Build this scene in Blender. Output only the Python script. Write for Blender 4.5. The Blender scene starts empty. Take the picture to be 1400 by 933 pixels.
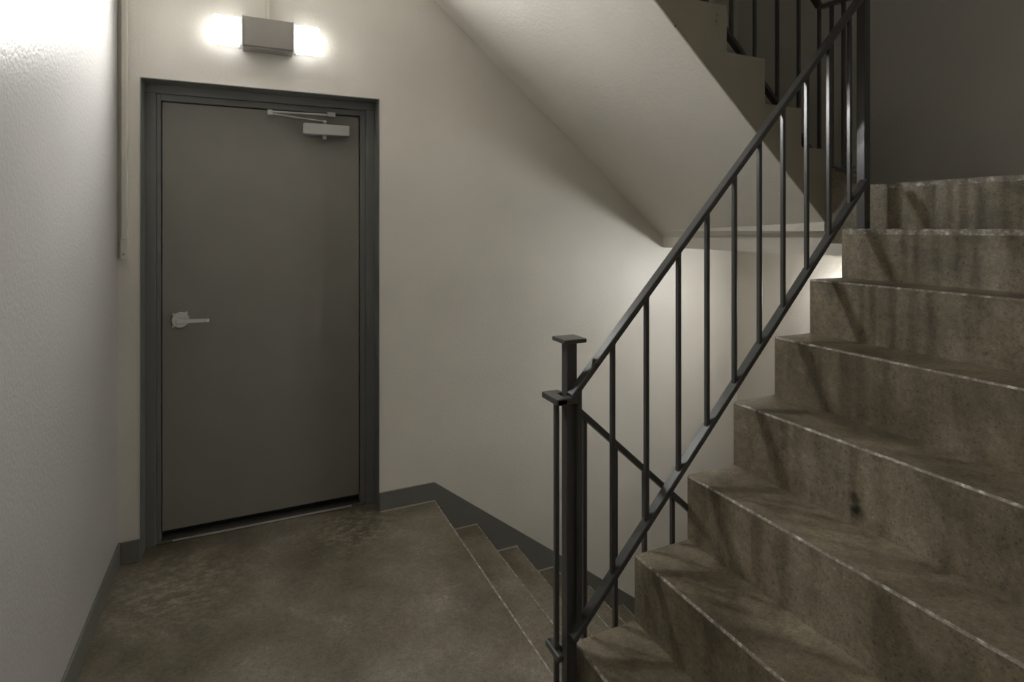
import bpy, bmesh, math, random
from mathutils import Vector, Matrix
random.seed(4)
S = bpy.context.scene
C = S.collection

# ------------------------------------------------------------------ camera
cam_data = bpy.data.cameras.new('camera')
cam = bpy.data.objects.new('camera', cam_data); C.objects.link(cam)
cam_data.sensor_width = 36.0
cam_data.lens = 784.04 / 1400 * 36.0
cam_data.shift_y = -(466.5 - 310.24) / 1400
cam_data.clip_start = 0.02
cam.location = (0.556, -3.2, 1.58)
cam.rotation_euler = (math.radians(90), 0, math.radians(-24.636))
S.camera = cam

# ------------------------------------------------------------------ world / exposure
w = bpy.data.worlds.new('world'); S.world = w
w.use_nodes = True
w.node_tree.nodes['Background'].inputs[0].default_value = (0.5, 0.48, 0.45, 1)
w.node_tree.nodes['Background'].inputs[1].default_value = 0.0
S.view_settings.view_transform = 'Standard'
S.view_settings.look = 'None'
S.view_settings.gamma = 1
S.view_settings.exposure = 0.48
LAMP = (310.0, 4.5, 2.6)     # door lamp lenses: front diffuser, end panels, top and bottom edges
LAMP_LOW = (115.0, 34.0, 22.0)  # lamp below the half landing
FILL_HIGH = (45.0, 8.0, 2.5) # added fill light one storey up, lifts the dark end wall and risers

# ------------------------------------------------------------------ materials
def nodes(name):
    m = bpy.data.materials.new(name); m.use_nodes = True
    nt = m.node_tree
    return m, nt, nt.nodes['Principled BSDF']

def N(nt, kind, **kw):
    n = nt.nodes.new(kind)
    for k, v in kw.items():
        if k.startswith('i_'):
            n.inputs[k[2:].replace('_', ' ')].default_value = v
        else:
            setattr(n, k, v)
    return n

def noise(nt, scale, detail=4, rough=.55, vec=None):
    n = N(nt, 'ShaderNodeTexNoise')
    n.inputs['Scale'].default_value = scale
    n.inputs['Detail'].default_value = detail
    n.inputs['Roughness'].default_value = rough
    if vec is not None: nt.links.new(vec, n.inputs['Vector'])
    return n

def ramp(nt, fac, stops):
    r = N(nt, 'ShaderNodeValToRGB')
    el = r.color_ramp.elements
    while len(el) < len(stops): el.new(.5)
    for e, (p, c) in zip(el, stops):
        e.position = p
        e.color = (c, c, c, 1) if isinstance(c, (int, float)) else (*c, 1)
    nt.links.new(fac, r.inputs[0])
    return r

def mix(nt, fac, a, b, mode='MIX'):
    m = N(nt, 'ShaderNodeMix', data_type='RGBA', blend_type=mode)
    for sock, v in ((m.inputs[0], fac), (m.inputs[6], a), (m.inputs[7], b)):
        if isinstance(v, (int, float)): sock.default_value = v
        elif isinstance(v, tuple): sock.default_value = (*v, 1)
        else: nt.links.new(v, sock)
    return m.outputs[2]

def pos(nt, scale=(1, 1, 1)):
    g = N(nt, 'ShaderNodeNewGeometry')
    mp = N(nt, 'ShaderNodeMapping')
    mp.inputs['Scale'].default_value = scale
    nt.links.new(g.outputs['Position'], mp.inputs['Vector'])
    return mp.outputs[0]

def bump(nt, b, height, strength, dist):
    n = N(nt, 'ShaderNodeBump')
    n.inputs['Strength'].default_value = strength
    n.inputs['Distance'].default_value = dist
    nt.links.new(height, n.inputs['Height'])
    nt.links.new(n.outputs[0], b.inputs['Normal'])
    return n

def wall_paint(name, col, rough, bstr, bscale=70, spec=.5):
    m, nt, b = nodes(name)
    p = pos(nt)
    big = noise(nt, 1.3, 3, .5, p)
    r = ramp(nt, big.outputs[0], [(.3, tuple(c * .93 for c in col)), (.7, tuple(min(1, c * 1.05) for c in col))])
    nt.links.new(r.outputs[0], b.inputs['Base Color'])
    b.inputs['Roughness'].default_value = rough
    b.inputs['Specular IOR Level'].default_value = spec
    fine = noise(nt, bscale, 3, .55, p)
    fr = ramp(nt, fine.outputs[0], [(.36, 0.0), (.66, 1.0)])
    bump(nt, b, fr.outputs[0], bstr, .0025)
    return m

def concrete(name, dark, mid, light, rough=.62, spots=(), streak=False, scuff=.45, wear=()):
    m, nt, b = nodes(name)
    p = pos(nt)
    n1 = noise(nt, 2.1, 6, .6, p)
    r1 = ramp(nt, n1.outputs[0], [(.30, dark), (.50, mid), (.72, light)])
    n2 = noise(nt, 9, 6, .7, p)
    r2 = ramp(nt, n2.outputs[0], [(.3, .78), (.7, 1.15)])
    c = mix(nt, 1.0, r1.outputs[0], r2.outputs[0], 'MULTIPLY')
    nsc = noise(nt, 4.3, 8, .75, p)                     # scuffed pale patches
    rsc = ramp(nt, nsc.outputs[0], [(.56, 0.0), (.70, 1.0)])
    nsp = noise(nt, 70, 4, .7, p)
    rsp = ramp(nt, nsp.outputs[0], [(.48, 0.0), (.62, 1.0)])
    ms = N(nt, 'ShaderNodeMath', operation='MULTIPLY'); nt.links.new(rsc.outputs[0], ms.inputs[0]); nt.links.new(rsp.outputs[0], ms.inputs[1])
    ms2 = N(nt, 'ShaderNodeMath', operation='MULTIPLY'); nt.links.new(ms.outputs[0], ms2.inputs[0]); ms2.inputs[1].default_value = scuff
    c = mix(nt, ms2.outputs[0], c, tuple(v * 1.6 for v in light))
    nd = noise(nt, 1.7, 5, .6, pos(nt, (1.3, .8, 1)))   # dark grime
    rd = ramp(nt, nd.outputs[0], [(.36, .62), (.52, 1.0)])
    c = mix(nt, .9, c, rd.outputs[0], 'MULTIPLY')
    for (sx, sy, sz, rad) in wear:                      # chalky worn patch with crisp flecks
        g = N(nt, 'ShaderNodeNewGeometry')
        d = N(nt, 'ShaderNodeVectorMath', operation='DISTANCE')
        nt.links.new(g.outputs['Position'], d.inputs[0]); d.inputs[1].default_value = (sx, sy, sz)
        rw = ramp(nt, d.outputs['Value'], [(rad * .3, .62), (rad, .0)])
        nw = noise(nt, 16, 8, .8, pos(nt, (1, 1.6, 1)))
        rn = ramp(nt, nw.outputs[0], [(.47, 0.0), (.62, 1.0)])
        mw = N(nt, 'ShaderNodeMath', operation='MULTIPLY'); nt.links.new(rw.outputs[0], mw.inputs[0]); nt.links.new(rn.outputs[0], mw.inputs[1])
        c = mix(nt, mw.outputs[0], c, tuple(v * 1.9 for v in light))
    ng = noise(nt, 48, 5, .75, p)
    rg = ramp(nt, ng.outputs[0], [(.32, .72), (.5, 1.0), (.68, 1.30)])
    c = mix(nt, .8, c, rg.outputs[0], 'MULTIPLY')
    n3 = noise(nt, 130, 3, .6, p)                       # fine aggregate
    r3 = ramp(nt, n3.outputs[0], [(.30, .35), (.43, .98), (.62, 1.02), (.74, 1.7)])
    c = mix(nt, .8, c, r3.outputs[0], 'MULTIPLY')
    if streak:
        ps = pos(nt, (5, 5, .7))
        n4 = noise(nt, 2.4, 4, .6, ps)
        r4 = ramp(nt, n4.outputs[0], [(.34, .66), (.52, 1.0)])
        c = mix(nt, .75, c, r4.outputs[0], 'MULTIPLY')
    for (sx, sy, sz, rad, amt) in spots:
        g = N(nt, 'ShaderNodeNewGeometry')
        d = N(nt, 'ShaderNodeVectorMath', operation='DISTANCE')
        nt.links.new(g.outputs['Position'], d.inputs[0]); d.inputs[1].default_value = (sx, sy, sz)
        nn = noise(nt, 60, 3, .6, p)
        ad = N(nt, 'ShaderNodeMath', operation='MULTIPLY_ADD')
        nt.links.new(nn.outputs[0], ad.inputs[0]); ad.inputs[1].default_value = rad * 1.2
        nt.links.new(d.outputs['Value'], ad.inputs[2])
        dv = N(nt, 'ShaderNodeMath', operation='DIVIDE'); nt.links.new(ad.outputs[0], dv.inputs[0]); dv.inputs[1].default_value = rad * 2
        rs = ramp(nt, dv.outputs[0], [(.45, 1.0), (.95, 0.0)])
        ml = N(nt, 'ShaderNodeMath', operation='MULTIPLY'); nt.links.new(rs.outputs[0], ml.inputs[0]); ml.inputs[1].default_value = amt
        c = mix(nt, ml.outputs[0], c, (.012, .010, .008))
    nt.links.new(c, b.inputs['Base Color'])
    rr = ramp(nt, n2.outputs[0], [(.3, rough - .12), (.7, rough + .12)])
    nt.links.new(rr.outputs[0], b.inputs['Roughness'])
    bump(nt, b, n3.outputs[0], .35, .0015)
    return m

def metal_paint(name, col, rough, bstr=.12, scale=160, metallic=0.0):
    m, nt, b = nodes(name)
    p = pos(nt)
    n1 = noise(nt, 6, 3, .5, p)
    r = ramp(nt, n1.outputs[0], [(.3, tuple(c * .97 for c in col)), (.7, tuple(min(1, c * 1.03) for c in col))])
    nt.links.new(r.outputs[0], b.inputs['Base Color'])
    b.inputs['Roughness'].default_value = rough
    b.inputs['Metallic'].default_value = metallic
    n2 = noise(nt, scale, 2, .5, p)
    bump(nt, b, n2.outputs[0], bstr, .0008)
    return m

def emitter(name, strength, col=(1, 1, .985)):
    m, nt, b = nodes(name)
    b.inputs['Base Color'].default_value = (.9, .9, .9, 1)
    b.inputs['Emission Color'].default_value = (*col, 1)
    b.inputs['Emission Strength'].default_value = strength
    b.inputs['Roughness'].default_value = .25
    return m

M = {}
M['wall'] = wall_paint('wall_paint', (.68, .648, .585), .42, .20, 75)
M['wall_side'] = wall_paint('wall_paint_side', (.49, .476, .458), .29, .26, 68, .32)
M['soffit'] = wall_paint('soffit_plaster', (.70, .665, .60), .50, .45, 60)
M['floor'] = concrete('floor_concrete', (.095, .079, .043), (.165, .141, .100), (.240, .213, .168), .58, scuff=.75, wear=[(.26, -.30, 0, .36), (1.05, -.12, 0, .30)])
M['step'] = concrete('step_concrete', (.170, .140, .090), (.262, .220, .150), (.330, .286, .212), .56, streak=True,
                     spots=[(2.256, -2.03, 0.744, .018, .75), (2.256, -2.037, 0.705, .026, .95), (2.256, -1.975, 0.79, .020, .35)])
M['nosing'] = None
m, nt, b = nodes('worn_nosing')
p = pos(nt)
nz = noise(nt, 38, 5, .75, p)
r = ramp(nt, nz.outputs[0], [(.40, (.20, .17, .125)), (.53, (.32, .29, .24)), (.66, (.72, .69, .63))])
nt.links.new(r.outputs[0], b.inputs['Base Color'])
b.inputs['Roughness'].default_value = .5
bump(nt, b, nz.outputs[0], .6, .002)
M['nosing'] = m
# painted flight edge with chipped corners
m, nt, b = nodes('chipped_paint')
p = pos(nt, (1, 1, .6))
nc = noise(nt, 9, 5, .65, p)
r = ramp(nt, nc.outputs[0], [(.0, (.045, .038, .03)), (.295, (.045, .038, .03)), (.31, (.40, .365, .29)), (1, (.46, .42, .34))])
nt.links.new(r.outputs[0], b.inputs['Base Color'])
b.inputs['Roughness'].default_value = .55
bump(nt, b, nc.outputs[0], .2, .003)
M['edge'] = m
M['door'] = metal_paint('door_paint', (.215, .203, .180), .38, .10, 220)
M['frame'] = metal_paint('frame_paint', (.150, .154, .146), .36, .10, 180)
M['base'] = metal_paint('baseboard_vinyl', (.15, .15, .132), .45, .10, 120)
M['rail'] = metal_paint('railing_paint', (.075, .076, .073), .28, .22, 140)
M['silver'] = metal_paint('brushed_metal', (.62, .605, .575), .30, .06, 300, .45)
M['closer'] = metal_paint('silver_paint', (.42, .415, .40), .38, .06, 300)
M['housing'] = metal_paint('lamp_housing', (.36, .345, .32), .38, .05, 300, .6)
M['chrome'] = metal_paint('chrome_trim', (.75, .75, .74), .12, .0, 300, 1.0)
M['raceway'] = metal_paint('raceway_paint', (.62, .595, .53), .40, .08, 120)
M['gap'] = metal_paint('dark_gap', (.008, .008, .008), .7)
M['thresh'] = metal_paint('threshold_metal', (.20, .19, .17), .40, .2, 120, .7)
M['seal'] = metal_paint('sealant', (.36, .33, .28), .55)
for nm, st_ in (('lens', LAMP), ('lens_low', LAMP_LOW), ('fill_high', FILL_HIGH)):
    M[nm + '_front'] = emitter(nm + '_front_lit', st_[0])
    M[nm + '_end'] = emitter(nm + '_end_lit', st_[1])
    M[nm] = emitter(nm + '_edge_lit', st_[2])
m, nt, b = nodes('lens_rim')
b.inputs['Base Color'].default_value = (.8, .8, .8, 1); b.inputs['Roughness'].default_value = .15
b.inputs['Transmission Weight'].default_value = .6
M['rim'] = m

# ------------------------------------------------------------------ mesh helpers
def link(name, bm, mat, parent=None, bevel=0, seg=2, smooth=False):
    me = bpy.data.meshes.new(name)
    bmesh.ops.recalc_face_normals(bm, faces=bm.faces[:])
    bm.to_mesh(me); bm.free()
    me.materials.append(M[mat])
    o = bpy.data.objects.new(name, me); C.objects.link(o)
    if parent is not None: o.parent = parent
    if bevel:
        md = o.modifiers.new('bevel', 'BEVEL'); md.width = bevel; md.segments = seg
        md.limit_method = 'ANGLE'; md.angle_limit = math.radians(35)
    if smooth:
        for f in me.polygons: f.use_smooth = True
    return o

def box(bm, x0, x1, y0, y1, z0, z1):
    vs = [bm.verts.new(v) for v in ((x0, y0, z0), (x1, y0, z0), (x1, y1, z0), (x0, y1, z0), (x0, y0, z1), (x1, y0, z1), (x1, y1, z1), (x0, y1, z1))]
    for f in ((0, 3, 2, 1), (4, 5, 6, 7), (0, 1, 5, 4), (1, 2, 6, 5), (2, 3, 7, 6), (3, 0, 4, 7)):
        bm.faces.new([vs[i] for i in f])

def boxes(name, mat, lst, parent=None, bevel=0):
    bm = bmesh.new()
    for b_ in lst: box(bm, *b_)
    return link(name, bm, mat, parent, bevel)

def prism_y(name, mat, prof, y0, y1, parent=None, bevel=0, z1prof=None):
    """extrude an x-z profile from y0 to y1 (optionally another profile at y1)"""
    bm = bmesh.new()
    a = [bm.verts.new((x, y0, z)) for x, z in prof]
    c = [bm.verts.new((x, y1, z)) for x, z in (z1prof or prof)]
    bm.faces.new(a); bm.faces.new(c[::-1])
    n = len(a)
    for i in range(n):
        bm.faces.new([a[i], c[i], c[(i + 1) % n], a[(i + 1) % n]])
    return link(name, bm, mat, parent, bevel)

def bar(name, p0, p1, wy, t, parent, mat='rail', bevel=.003, up=(0, 0, 1)):
    """flat bar between two points: wy across (horizontal), t thick"""
    p0, p1 = Vector(p0), Vector(p1)
    d = (p1 - p0).normalized()
    side = d.cross(Vector(up))
    side = side.normalized() if side.length > 1e-6 else Vector((0, 1, 0))
    nrm = side.cross(d).normalized()
    bm = bmesh.new()
    vs = []
    for p in (p0, p1):
        for s, q in ((-1, -1), (1, -1), (1, 1), (-1, 1)):
            vs.append(bm.verts.new(p + side * (s * wy / 2) + nrm * (q * t / 2)))
    for f in ((0, 1, 2, 3), (7, 6, 5, 4), (0, 4, 5, 1), (1, 5, 6, 2), (2, 6, 7, 3), (3, 7, 4, 0)):
        bm.faces.new([vs[i] for i in f])
    return link(name, bm, mat, parent, bevel)

def cyl(name, mat, p0, p1, r, parent=None, seg=24, r1=None, bevel=0):
    bm = bmesh.new()
    p0, p1 = Vector(p0), Vector(p1); d = p1 - p0
    rot = Vector((0, 0, 1)).rotation_difference(d.normalized()).to_matrix().to_4x4()
    mat4 = Matrix.Translation((p0 + p1) / 2) @ rot
    bmesh.ops.create_cone(bm, cap_ends=True, segments=seg, radius1=r, radius2=r if r1 is None else r1, depth=d.length, matrix=mat4)
    o = link(name, bm, mat, parent, bevel)
    for f in o.data.polygons: f.use_smooth = len(f.vertices) == 4
    return o

def empty(name, loc):
    o = bpy.data.objects.new(name, None); C.objects.link(o)
    o.location = loc; o.empty_display_size = .1
    return o

def adopt(parent):
    """children were built in world space: keep them there"""
    for ch in list(C.objects):
        if ch.parent == parent:
            ch.matrix_parent_inverse = Matrix.Translation(parent.location).inverted()

def tag(o, label, cat, kind=None, group=None):
    o['label'] = label; o['category'] = cat
    if kind: o['kind'] = kind
    if group: o['group'] = group
    return o

# ------------------------------------------------------------------ main dimensions (metres)
XE = 3.88            # end wall of the half landing
YR = -3.42           # rear wall behind the camera
ZLOW, ZTOP = -1.75, 6.9
XL = 1.53            # landing edge
DX0, DX1, DZ = .089, 1.212, 2.288     # door opening
YUP = -1.545         # well side of the rising flight
YDN = -1.49          # well side of the falling flight
YOV = -1.30          # well side of the overhead flight

# ------------------------------------------------------------------ room shell
tag(boxes('wall_back', 'wall', [(-.25, DX0, 0, .25, ZLOW, ZTOP), (DX1, XE + .25, 0, .25, ZLOW, ZTOP), (DX0, DX1, 0, .25, DZ, ZTOP), (DX0, DX1, 0, .25, ZLOW, -.16)]),
    'beige painted wall that holds the grey door', 'wall', 'structure')
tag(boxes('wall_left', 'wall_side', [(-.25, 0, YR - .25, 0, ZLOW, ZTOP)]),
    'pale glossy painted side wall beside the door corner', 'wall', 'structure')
tag(boxes('wall_right', 'wall', [(XE, XE + .25, YR - .25, 0, ZLOW, ZTOP)]),
    'painted end wall at the half landing behind the railing', 'wall', 'structure')
tag(boxes('wall_rear', 'wall', [(0, XE, YR - .25, YR, ZLOW, ZTOP)]),
    'painted wall along the outer side of the rising steps', 'wall', 'structure')
tag(boxes('ceiling', 'soffit', [(-.25, XE + .25, YR - .25, .25, ZTOP, ZTOP + .2)]),
    'painted ceiling high above the stairwell', 'ceiling', 'structure')
tag(boxes('ceiling', 'soffit', [(0, XL - .305, YR, 0, 3.22, 3.42)]),
    'underside of the landing above the door landing', 'ceiling', 'structure')

fl = tag(boxes('floor', 'floor', [(0, XL, YR, 0, -.2, 0)]),
         'stained brown-grey concrete landing in front of the grey door', 'floor', 'structure')
boxes('nosing', 'nosing', [(XL - .006, XL + .0012, YDN, -.014, -.010, .0012)], fl)
# door niche floor, so the threshold has ground
boxes('niche_slab', 'floor', [(DX0, DX1, 0, .25, -.16, 0)], fl)
hl = tag(boxes('floor', 'step', [(3.12, XE, YR, 0, 1.62, 1.77)]),
         'concrete half landing slab at the top of the rising steps', 'floor', 'structure')
boxes('slab_beam', 'soffit', [(3.18, XE, -1.34, 0, 1.437, 1.62)], hl)
boxes('slab_beam', 'soffit', [(3.18, XE, YR, -1.34, 1.437, 1.62)], hl)
boxes('slab_edge', 'step', [(3.10, 3.12, YUP, -1.31, 1.50, 1.77)], hl)
boxes('kerb', 'step', [(3.13, 3.17, -1.46, -1.31, 1.77, 1.865)], hl)
tag(boxes('floor', 'floor', [(0, XE, YR, 0, ZLOW - .2, ZLOW)]),
    'concrete floor at the bottom of the falling steps', 'floor', 'structure')

# baseboards
tag(boxes('baseboard_left', 'base', [(0, .010, YR, 0, 0, .104)], bevel=.003),
    'dark grey baseboard along the pale glossy side wall', 'baseboard', 'structure')
tag(boxes('baseboard_back', 'base', [(.010, DX0 - .002, -.010, 0, 0, .104)], bevel=.003),
    'short dark grey baseboard piece between corner and door frame', 'baseboard', 'structure')
NS, GO, RI = 8, .262, .191        # falling flight
prof = [(DX1, .104), (XL, .104)]
xb = XL + GO * (NS - 1)
prof += [(xb, .104 - .744 * (xb - XL)), (xb, -RI * NS)]
for k in range(NS - 1, 0, -1):
    prof += [(XL + GO * k, -RI * (k + 1) + RI), (XL + GO * (k - 1) + .001, -RI * k)] if False else []
# zigzag bottom that follows the treads
zig = []
for k in range(1, NS):
    zig += [(XL + GO * (k - 1), -RI * k), (XL + GO * k, -RI * k)]
prof = [(DX1 + .002, .104), (XL, .104), (zig[-1][0], .104 - .744 * (zig[-1][0] - XL)), zig[-1]] + zig[:-1][::-1] + [(XL, 0), (DX1 + .002, 0)]
bb = tag(prism_y('baseboard_back', 'base', prof, -.012, 0),
         'dark grey baseboard that slopes down the wall with the falling steps', 'baseboard', 'structure')
boxes('sealant', 'seal', [(DX1 + .004, XL, -.018, -.012, 0, .005)], bb)
for k in range(1, 5):
    boxes('sealant', 'seal', [(XL + GO * (k - 1) + .002, XL + GO * k, -.018, -.012, -RI * k, -RI * k + .005)], bb)

# ------------------------------------------------------------------ stair flights
def step_mesh(x0, x1, ztop, zbot, y0, y1, name, parent, mat='step', back=.03):
    """one concrete step: rounded nosing, plain riser"""
    r = .007
    sgn = 1 if x1 > x0 else -1
    prof = [(x0, zbot), (x0, ztop - r), (x0 + sgn * r * .3, ztop - r * .3), (x0 + sgn * r, ztop), (x1 + sgn * back, ztop), (x1 + sgn * back, zbot)]
    return prism_y(name, mat, prof, y0, y1, parent)

# rising flight (nosings measured one by one; cast concrete, slightly uneven)
UX = [1.544, 1.790, 2.028, 2.256, 2.477, 2.681, 2.880, 3.095]
UZ = [.193, .424, .662, .904, 1.137, 1.361, 1.572, 1.770]
up = empty('stair_flight', (UX[0], (YUP + YR) / 2, 0))
tag(up, 'brown-grey concrete steps with pale worn edges climbing beside the railing', 'stairs')
for k in range(8):
    x1 = UX[k + 1] if k < 7 else 3.12
    zb = UZ[k - 1] if k else 0
    st = step_mesh(UX[k], x1, UZ[k], zb - (.02 if k else 0), YR + .001, YUP, 'step', up, back=.02 if k < 7 else 0)
    # worn pale arris
    h = .022 if k >= 6 else .006
    bm = bmesh.new()
    y = YR
    e = .0012
    a = [(UX[k] - e * (1 if k >= 6 else .3), UZ[k] - h), (UX[k] - e * (1 if k >= 6 else .3), UZ[k] - .0055), (UX[k] + .0025, UZ[k] - .0015), (UX[k] + .0060, UZ[k] + e * .4), (UX[k] + .0060, UZ[k] - .006), (UX[k] + .004, UZ[k] - h)]
    prism_y('nosing', 'nosing', a, YR + .001, YUP - .004, st)
# sloping underside
pts_top = [(UX[0] + .02, -.02)] + [(UX[k] + .02, UZ[k - 1] - .01) for k in range(1, 8)] + [(3.12, UZ[6])]
prism_y('soffit_slab', 'soffit', [(UX[0] + .02, -.02), (UX[0] + .02, UZ[0] - .02)] + [(UX[k] + .03, UZ[k - 1] - .015) for k in range(1, 8)] + [(3.12, 1.565), (3.12, 1.43), (1.70, -.02)], YR + .001, YUP - .006, up)
adopt(up)

dn = empty('stair_flight', (XL, YDN / 2, -.2))
tag(dn, 'brown-grey concrete steps falling away along the painted wall', 'stairs')
for k in range(1, NS + 1):
    x0 = XL + GO * k            # nosing of tread k
    st = prism_y('step', 'floor', [(x0, -RI * k - RI), (x0, -RI * k - .008), (x0 - .002, -RI * k - .002), (x0 - .008, -RI * k), (x0 - GO, -RI * k), (x0 - GO, -RI * k - RI)], YDN, -.001, dn)
    prism_y('nosing', 'nosing', [(x0 + .001, -RI * k - .010), (x0 + .001, -RI * k - .003), (x0 - .002, -RI * k + .001), (x0 - .006, -RI * k + .001), (x0 - .006, -RI * k - .01)], YDN, -.012, st)
xe = XL + GO * NS
prism_y('soffit_slab', 'soffit', [(XL, -.2), (xe, -RI * NS - .19), (xe, -RI * NS - .2), (XL, -.42)], YDN + .004, -.001, dn)
adopt(dn)
tag(boxes('floor', 'floor', [(xe - .06, XE, YR, 0, -RI * (NS + 1) - .2, -RI * (NS + 1))]),
    'concrete lower half landing under the rising steps', 'floor', 'structure')

# overhead flight: rises from the half landing back over the door landing
ov = empty('stair_flight', (3.09, YOV / 2, 1.77))
tag(ov, 'painted concrete flight rising overhead with sloping soffit and chipped stepped edge', 'stairs')
OX = [3.087 + .02, 2.932, 2.694, 2.463]
OZ = [1.957, 2.1415, 2.347, 2.550]
while len(OX) < 8:
    OX.append(OX[-1] - .233); OZ.append(OZ[-1] + .2)
for k in range(8):
    x1 = OX[k + 1] if k < 7 else XL - .05
    zb = OZ[k - 1] if k else 1.60
    prism_y('step', 'edge', [(OX[k], zb), (OX[k], OZ[k] - .006), (OX[k] - .006, OZ[k]), (x1 - .02, OZ[k]), (x1 - .02, zb + .17)], YOV, -.001, ov)
# soffit slab: slightly higher at the well side
inn = lambda x: 2.891 - .836 * (x - 1.526)
out = lambda x: 2.005 - .883 * (x - 2.645)
topz = lambda x: OZ[1] - .862 * (x - OX[1]) - .03
xa, xk_in, xk_out = XL - .30, 3.175, 3.100
A = [(xa, out(xa)), (xk_out, out(xk_out)), (xk_out + .001, 1.56), (3.185, 1.525), (3.185, 1.75), (xk_out, 1.75), (xa, 3.42)]
B = [(xa, inn(xa)), (xk_out, inn(xk_out)), (3.13, inn(3.13)), (3.185, inn(3.185)), (3.185, 1.75), (xk_out, 1.75), (xa, 3.42)]
bm = bmesh.new()
NY = 24; NX = 24
# soffit_slab as two-profile prism
prism = prism_y('soffit_slab', 'soffit', A, YOV + .003, -.001, ov, z1prof=B)
# stepped side face in chipped paint, one clean profile
side = [(xa, out(xa)), (xk_out, out(xk_out)), (xk_out + .004, 1.60), (xk_out + .004, 1.765), (OX[0], 1.77)]
for k in range(8):
    side += [(OX[k], OZ[k]), (OX[k + 1] if k < 7 else xa, OZ[k])]
prism_y('stringer', 'edge', side, YOV - .004, YOV, ov)
adopt(ov)
bm.free()

# ------------------------------------------------------------------ door
door = empty('door_1', ((DX0 + DX1) / 2, .12, 0))
tag(door, 'dark grey steel door with lever handle and closer in a recessed frame', 'door', 'structure')
LX0, LX1, LZ0, LZ1 = .160, 1.127, .052, 2.206
YF, YS, YL = .112, .130, .142      # frame face, stop face, leaf face
leaf = boxes('leaf', 'door', [(LX0, LX1, YL, YL + .045, LZ0, LZ1)], door, .002)
fr = boxes('frame', 'frame', [
    (DX0, DX0 + .048, YF, .22, 0, DZ - .045), (DX1 - .050, DX1, YF, .22, 0, DZ - .045), (DX0, DX1, YF, .22, DZ - .045, DZ),
    ], door, .003)
boxes('stop', 'frame', [(DX0 + .048, LX0 - .004, YS, .22, 0, DZ - .045)], door, .002)
boxes('stop', 'frame', [(LX1 + .004, DX1 - .050, YS, .22, 0, DZ - .045)], door, .002)
boxes('stop', 'frame', [(LX0 - .004, LX1 + .004, YS, .22, LZ1 + .005, DZ - .045)], door, .002)
boxes('lining', 'frame', [(DX0 - .001, DX0 + .003, -.003, YF, 0, DZ)], door)
boxes('lining', 'frame', [(DX1 - .003, DX1 + .001, -.003, YF, 0, DZ)], door)
boxes('lining', 'frame', [(DX0 - .001, DX1 + .001, -.003, YF, DZ - .003, DZ + .001)], door)
th = boxes('threshold', 'thresh', [(DX0 + .050, DX1 - .052, YF + .004, .24, 0, .012)], door, .002)
boxes('threshold_edge', 'silver', [(DX0 + .12, DX1 - .13, YF + .001, YF + .005, .004, .0128)], th)
boxes('backing', 'gap', [(DX0 + .05, DX1 - .05, YL + .05, .23, .014, DZ - .05)], door)
# lever handle
hx, hz = .240, 1.108
ha = empty('lever_handle', (hx, YL, hz)); ha.parent = door
M_h = ha
rose = cyl('rose', 'silver', (hx, YL, hz), (hx, YL - .010, hz), .040, ha, 32, .037)
cyl('neck', 'silver', (hx, YL - .008, hz), (hx, YL - .052, hz), .0125, ha)
for dx, dz in ((-.030, .030), (.026, .034), (-.030, -.030)):
    cyl('screw', 'silver', (hx + dx, YL, hz + dz), (hx + dx, YL - .006, hz + dz), .007, ha, 12)
bm = bmesh.new()
secs = [(hx - .014, .0115, .010), (hx + .02, .0115, .010), (hx + .08, .0095, .008), (hx + .125, .0085, .007), (hx + .132, .0085, .007)]
prev = None
for i, (x, hz2, hy) in enumerate(secs):
    yc = YL - .052 + (.010 if i == len(secs) - 1 else 0)
    dzl = -.004 * i / 4
    ring = [bm.verts.new((x, yc + sy * hy, hz + dzl + sz * hz2)) for sy, sz in ((-1, -1), (1, -1), (1, 1), (-1, 1))]
    if prev:
        for j in range(4): bm.faces.new([prev[j], prev[(j + 1) % 4], ring[(j + 1) % 4], ring[j]])
    else: bm.faces.new(ring)
    prev = ring
bm.faces.new(prev)
link('lever', bm, 'silver', ha, .003)
# closer
cl = empty('door_closer', (.95, YL, 2.11)); cl.parent = door
boxes('closer_body', 'closer', [(.826, 1.064, YL - .068, YL, 2.083, 2.142)], cl, .004)
boxes('end_cap', 'closer', [(.822, .828, YL - .066, YL, 2.085, 2.140)], cl)
cyl('adjusting_nut', 'closer', (.934, YL - .036, 2.083), (.934, YL - .036, 2.063), .011, cl, 16)
cyl('spindle', 'closer', (.934, YL - .036, 2.142), (.934, YL - .036, 2.166), .011, cl, 16)
bar('closer_arm', (.934, YL - .036, 2.160), (.655, YL - .090, 2.172), .020, .006, cl, 'closer', .001)
bar('closer_arm', (.655, YL - .090, 2.184), (.965, YL - .050, 2.196), .012, .009, cl, 'closer', .001)
boxes('elbow', 'closer', [(.643, .668, YL - .102, YL - .078, 2.165, 2.192)], cl, .003)
boxes('arm_shoe', 'closer', [(.945, .990, YL - .060, YL - .012, 2.188, 2.212)], cl, .003)
cyl('shoe_bolt', 'closer', (.955, YL - .066, 2.203), (.955, YL - .050, 2.203), .008, cl, 12)
cyl('shoe_bolt', 'closer', (.982, YL - .066, 2.194), (.982, YL - .050, 2.194), .008, cl, 12)
for sub in (ha, cl): adopt(sub)
for ch in list(C.objects):
    if ch.parent == door: ch.matrix_parent_inverse = Matrix.Translation(door.location).inverted()

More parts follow.
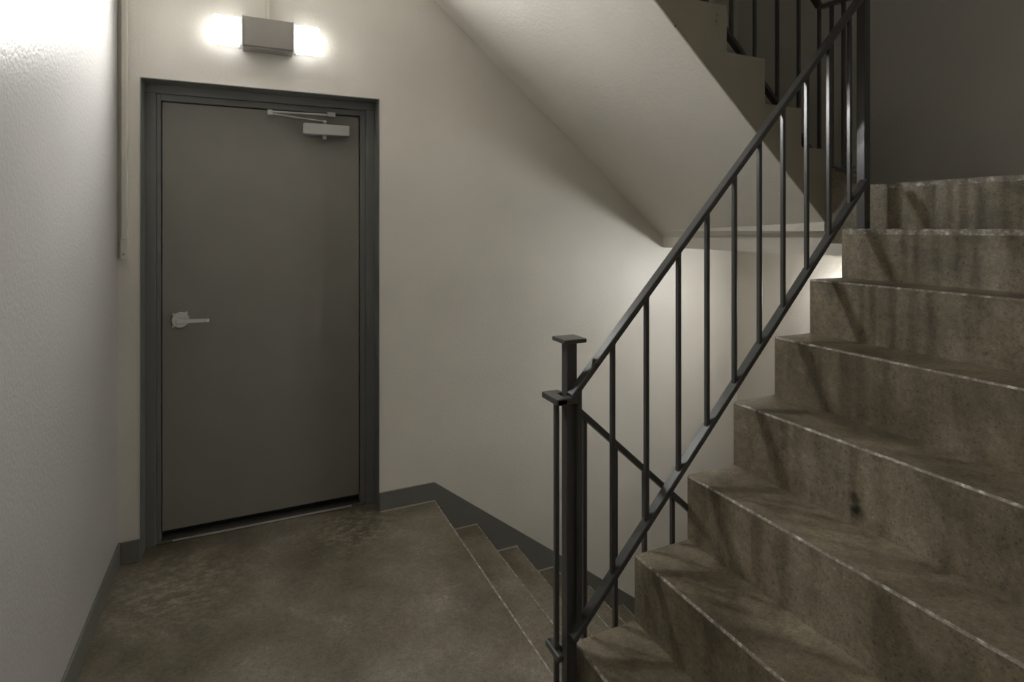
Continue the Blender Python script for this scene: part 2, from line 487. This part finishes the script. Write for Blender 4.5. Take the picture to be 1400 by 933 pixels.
# ------------------------------------------------------------------ lamps
def wall_lamp(label, origin, along, outv, lens_mat):
    """long wall lamp: metal box between two glowing end lenses. origin = centre on the wall"""
    t = empty('wall_lamp', origin)
    O = Vector(origin); A_ = Vector(along); U = Vector((0, 0, 1)); V = Vector(outv)
    def lb(name, mat, a0, a1, d0, d1, z0, z1, bev=.0, par=t):
        bm = bmesh.new()
        box(bm, a0, a1, d0, d1, z0, z1)
        for v in bm.verts:
            q = v.co.copy(); v.co = O + A_ * q.x + V * q.y + U * q.z
        return link(name, bm, mat, par, bev)
    lb('backplate', 'housing', -.235, .235, 0, .012, -.060, .060)
    hs = lb('housing', 'housing', -.115, .115, 0, .098, -.072, .072, .003)
    lb('bottom_lip', 'housing', -.115, .115, .012, .090, -.080, -.070, .0, hs)
    for s in (-1, 1):
        a = sorted((s * .132, s * .244))
        le = lb('lens', lens_mat, a[0], a[1], .012, .084, -.066, .066, .006)
        lb('diffuser', lens_mat + '_front', a[0] + .005, a[1] - .005, .078, .0843, -.061, .061, 0, le)
        e_ = sorted((s * .244, s * .247)); lb('end_panel', lens_mat + '_end', e_[0], e_[1], .020, .078, -.060, .060, 0, le)
        a = sorted((s * .1145, s * .118)); lb('trim_strip', 'chrome', a[0], a[1], 0, .101, -.078, .074, 0, hs)
        a = sorted((s * .118, s * .132)); lb('lens_rim', 'rim', a[0], a[1], .004, .080, -.068, .066)
    adopt(t)
    tag(t, label, 'lamp')
    return t
wall_lamp('lit wall lamp with two glowing square ends above the grey door', (.644, 0, 2.545), (1, 0, 0), (0, -1, 0), 'lens')
wall_lamp('added fill lamp one storey up, out of view above the overhead landing', (.644, 0, 5.97), (1, 0, 0), (0, -1, 0), 'fill_high')  # unseen extra lamp, put in only to brighten end wall and risers
wall_lamp('lit wall lamp below the half landing on the end wall', (XE, -1.10, 1.12), (0, 1, 0), (-1, 0, 0), 'lens_low')

# raceways
rc = empty('cable_raceway', (.026, 0, 1.43))
boxes('cover', 'raceway', [(.016, .041, -.028, 0, 1.52, 3.22)], rc, .004)
boxes('end_box', 'raceway', [(.012, .043, -.031, 0, 1.425, 1.52)], rc, .004)
cyl('screw', 'housing', (.027, -.031, 1.452), (.027, -.034, 1.452), .006, rc, 12)
adopt(rc)
tag(rc, 'painted cable raceway running down the corner beside the door', 'raceway')
c2 = empty('lamp_conduit', (.644, 0, 2.62))
boxes('cover', 'raceway', [(.634, .654, -.016, 0, 2.60, 3.22)], c2, .004)
boxes('clip', 'raceway', [(.628, .660, -.018, 0, 2.95, 2.97)], c2, .002)
adopt(c2)
tag(c2, 'painted conduit dropping to the wall lamp above the door', 'conduit')

# ------------------------------------------------------------------ railing
BAL = .0150
def baluster(parent, x, y, z0, z1):
    return boxes('baluster', 'rail', [(x - BAL / 2, x + BAL / 2, y - BAL / 2, y + BAL / 2, z0, z1)], parent, .0015)

def post(parent, name, x, y, z0, z1, s=.038, cap=.084):
    p_ = boxes(name, 'rail', [(x - s / 2, x + s / 2, y - s / 2, y + s / 2, z0, z1)], parent, .003)
    boxes('cap', 'rail', [(x - cap / 2, x + cap / 2, y - cap / 2, y + cap / 2, z1, z1 + .014)], p_, .003)
    return p_

rl = empty('stair_railing', (1.513, -1.565, 0))
tag(rl, 'dark grey steel railing with capped newel between the rising and falling steps', 'railing')
YA, YN, YB = -1.600, -1.565, -1.530       # rising rail, newel, falling rail
NXc = 1.513
post(rl, 'newel_post', NXc, YN, 0, 1.203)
post(rl, 'top_post', 2.992, YN, UZ[6], 2.80)
ht = lambda x: 1.037 + 1.070 * (x - 1.502)
hb = lambda x: .243 + 1.055 * (x - 1.496)
RW, RT = .036, .020
bar('handrail', (1.500, YA, ht(1.500)), (2.985, YA, ht(2.985)), RW, RT, rl)
bar('bottom_rail', (1.505, YA, hb(1.505)), (2.950, YA, hb(2.950)), RW, RT, rl)
for x in (1.558, 1.688, 1.827, 1.967, 2.099, 2.232, 2.360, 2.487, 2.620, 2.752, 2.880):
    baluster(rl, x - .029, YA, hb(x - .029) + .002, ht(x - .029) - .004)
dt = lambda x: .949 - .905 * (x - 1.579)
db = lambda x: dt(x) - .845
bar('handrail', (1.497, YB, dt(1.497)), (3.30, YB, dt(3.30)), RW, RT, rl)
bar('bottom_rail', (1.470, YB, db(1.470)), (3.30, YB, db(3.30)), RW, RT, rl)
x = 1.592
while x < 3.28:
    baluster(rl, x, YB, db(x), dt(x)); x += .126
# return around the newel: flat loop at the top and at the bottom
zt = 1.024
for nm, a, b_, wd in (('handrail_return', (1.457, YA - .018, zt), (1.457, YB + .018, zt), .038),):
    bar(nm, a, b_, wd, .020, rl)
bar('handrail_return', (1.440, YA, zt - .001), (1.515, YA, zt - .001), .036, .020, rl)
bar('handrail_return', (1.440, YB, zt - .001), (1.500, YB, zt - .001), .036, .020, rl)
zb = .205
bar('bottom_return', (1.457, YA - .012, zb), (1.457, YB + .012, zb), .024, .024, rl, bevel=.007)
bar('bottom_return', (1.450, YB, zb), (1.490, YB, zb), .024, .024, rl, bevel=.006)
baluster(rl, 1.460, -1.573, 0, zt)
adopt(rl)

r2 = empty('stair_railing', (3.0, -1.15, 1.9))
tag(r2, 'dark railing on the overhead flight behind the top post', 'railing')
ub = lambda x: 2.501 - .92 * (x - 2.615)
bar('bottom_rail', (3.26, -1.15, ub(3.26)), (1.55, -1.15, ub(1.55)), .034, .020, r2)
bar('handrail', (3.26, -1.15, ub(3.26) + .82), (1.55, -1.15, ub(1.55) + .82), .036, .020, r2)
for i in range(11):
    x = 3.258 - .153 * i
    baluster(r2, x, -1.15, ub(x), ub(x) + .82)
pA, pB = Vector((3.27, -1.15, ub(3.26) + .0)), Vector((3.01, -1.545, 1.805))
bar('bottom_rail', pA, pB, .034, .018, r2)
bar('handrail', pA + Vector((0, 0, .82)), pB + Vector((0, 0, .80)), .036, .020, r2)
for f_ in (.30, .60):
    q = pA.lerp(pB, f_)
    baluster(r2, q.x, q.y, q.z, q.z + .81)
adopt(r2)
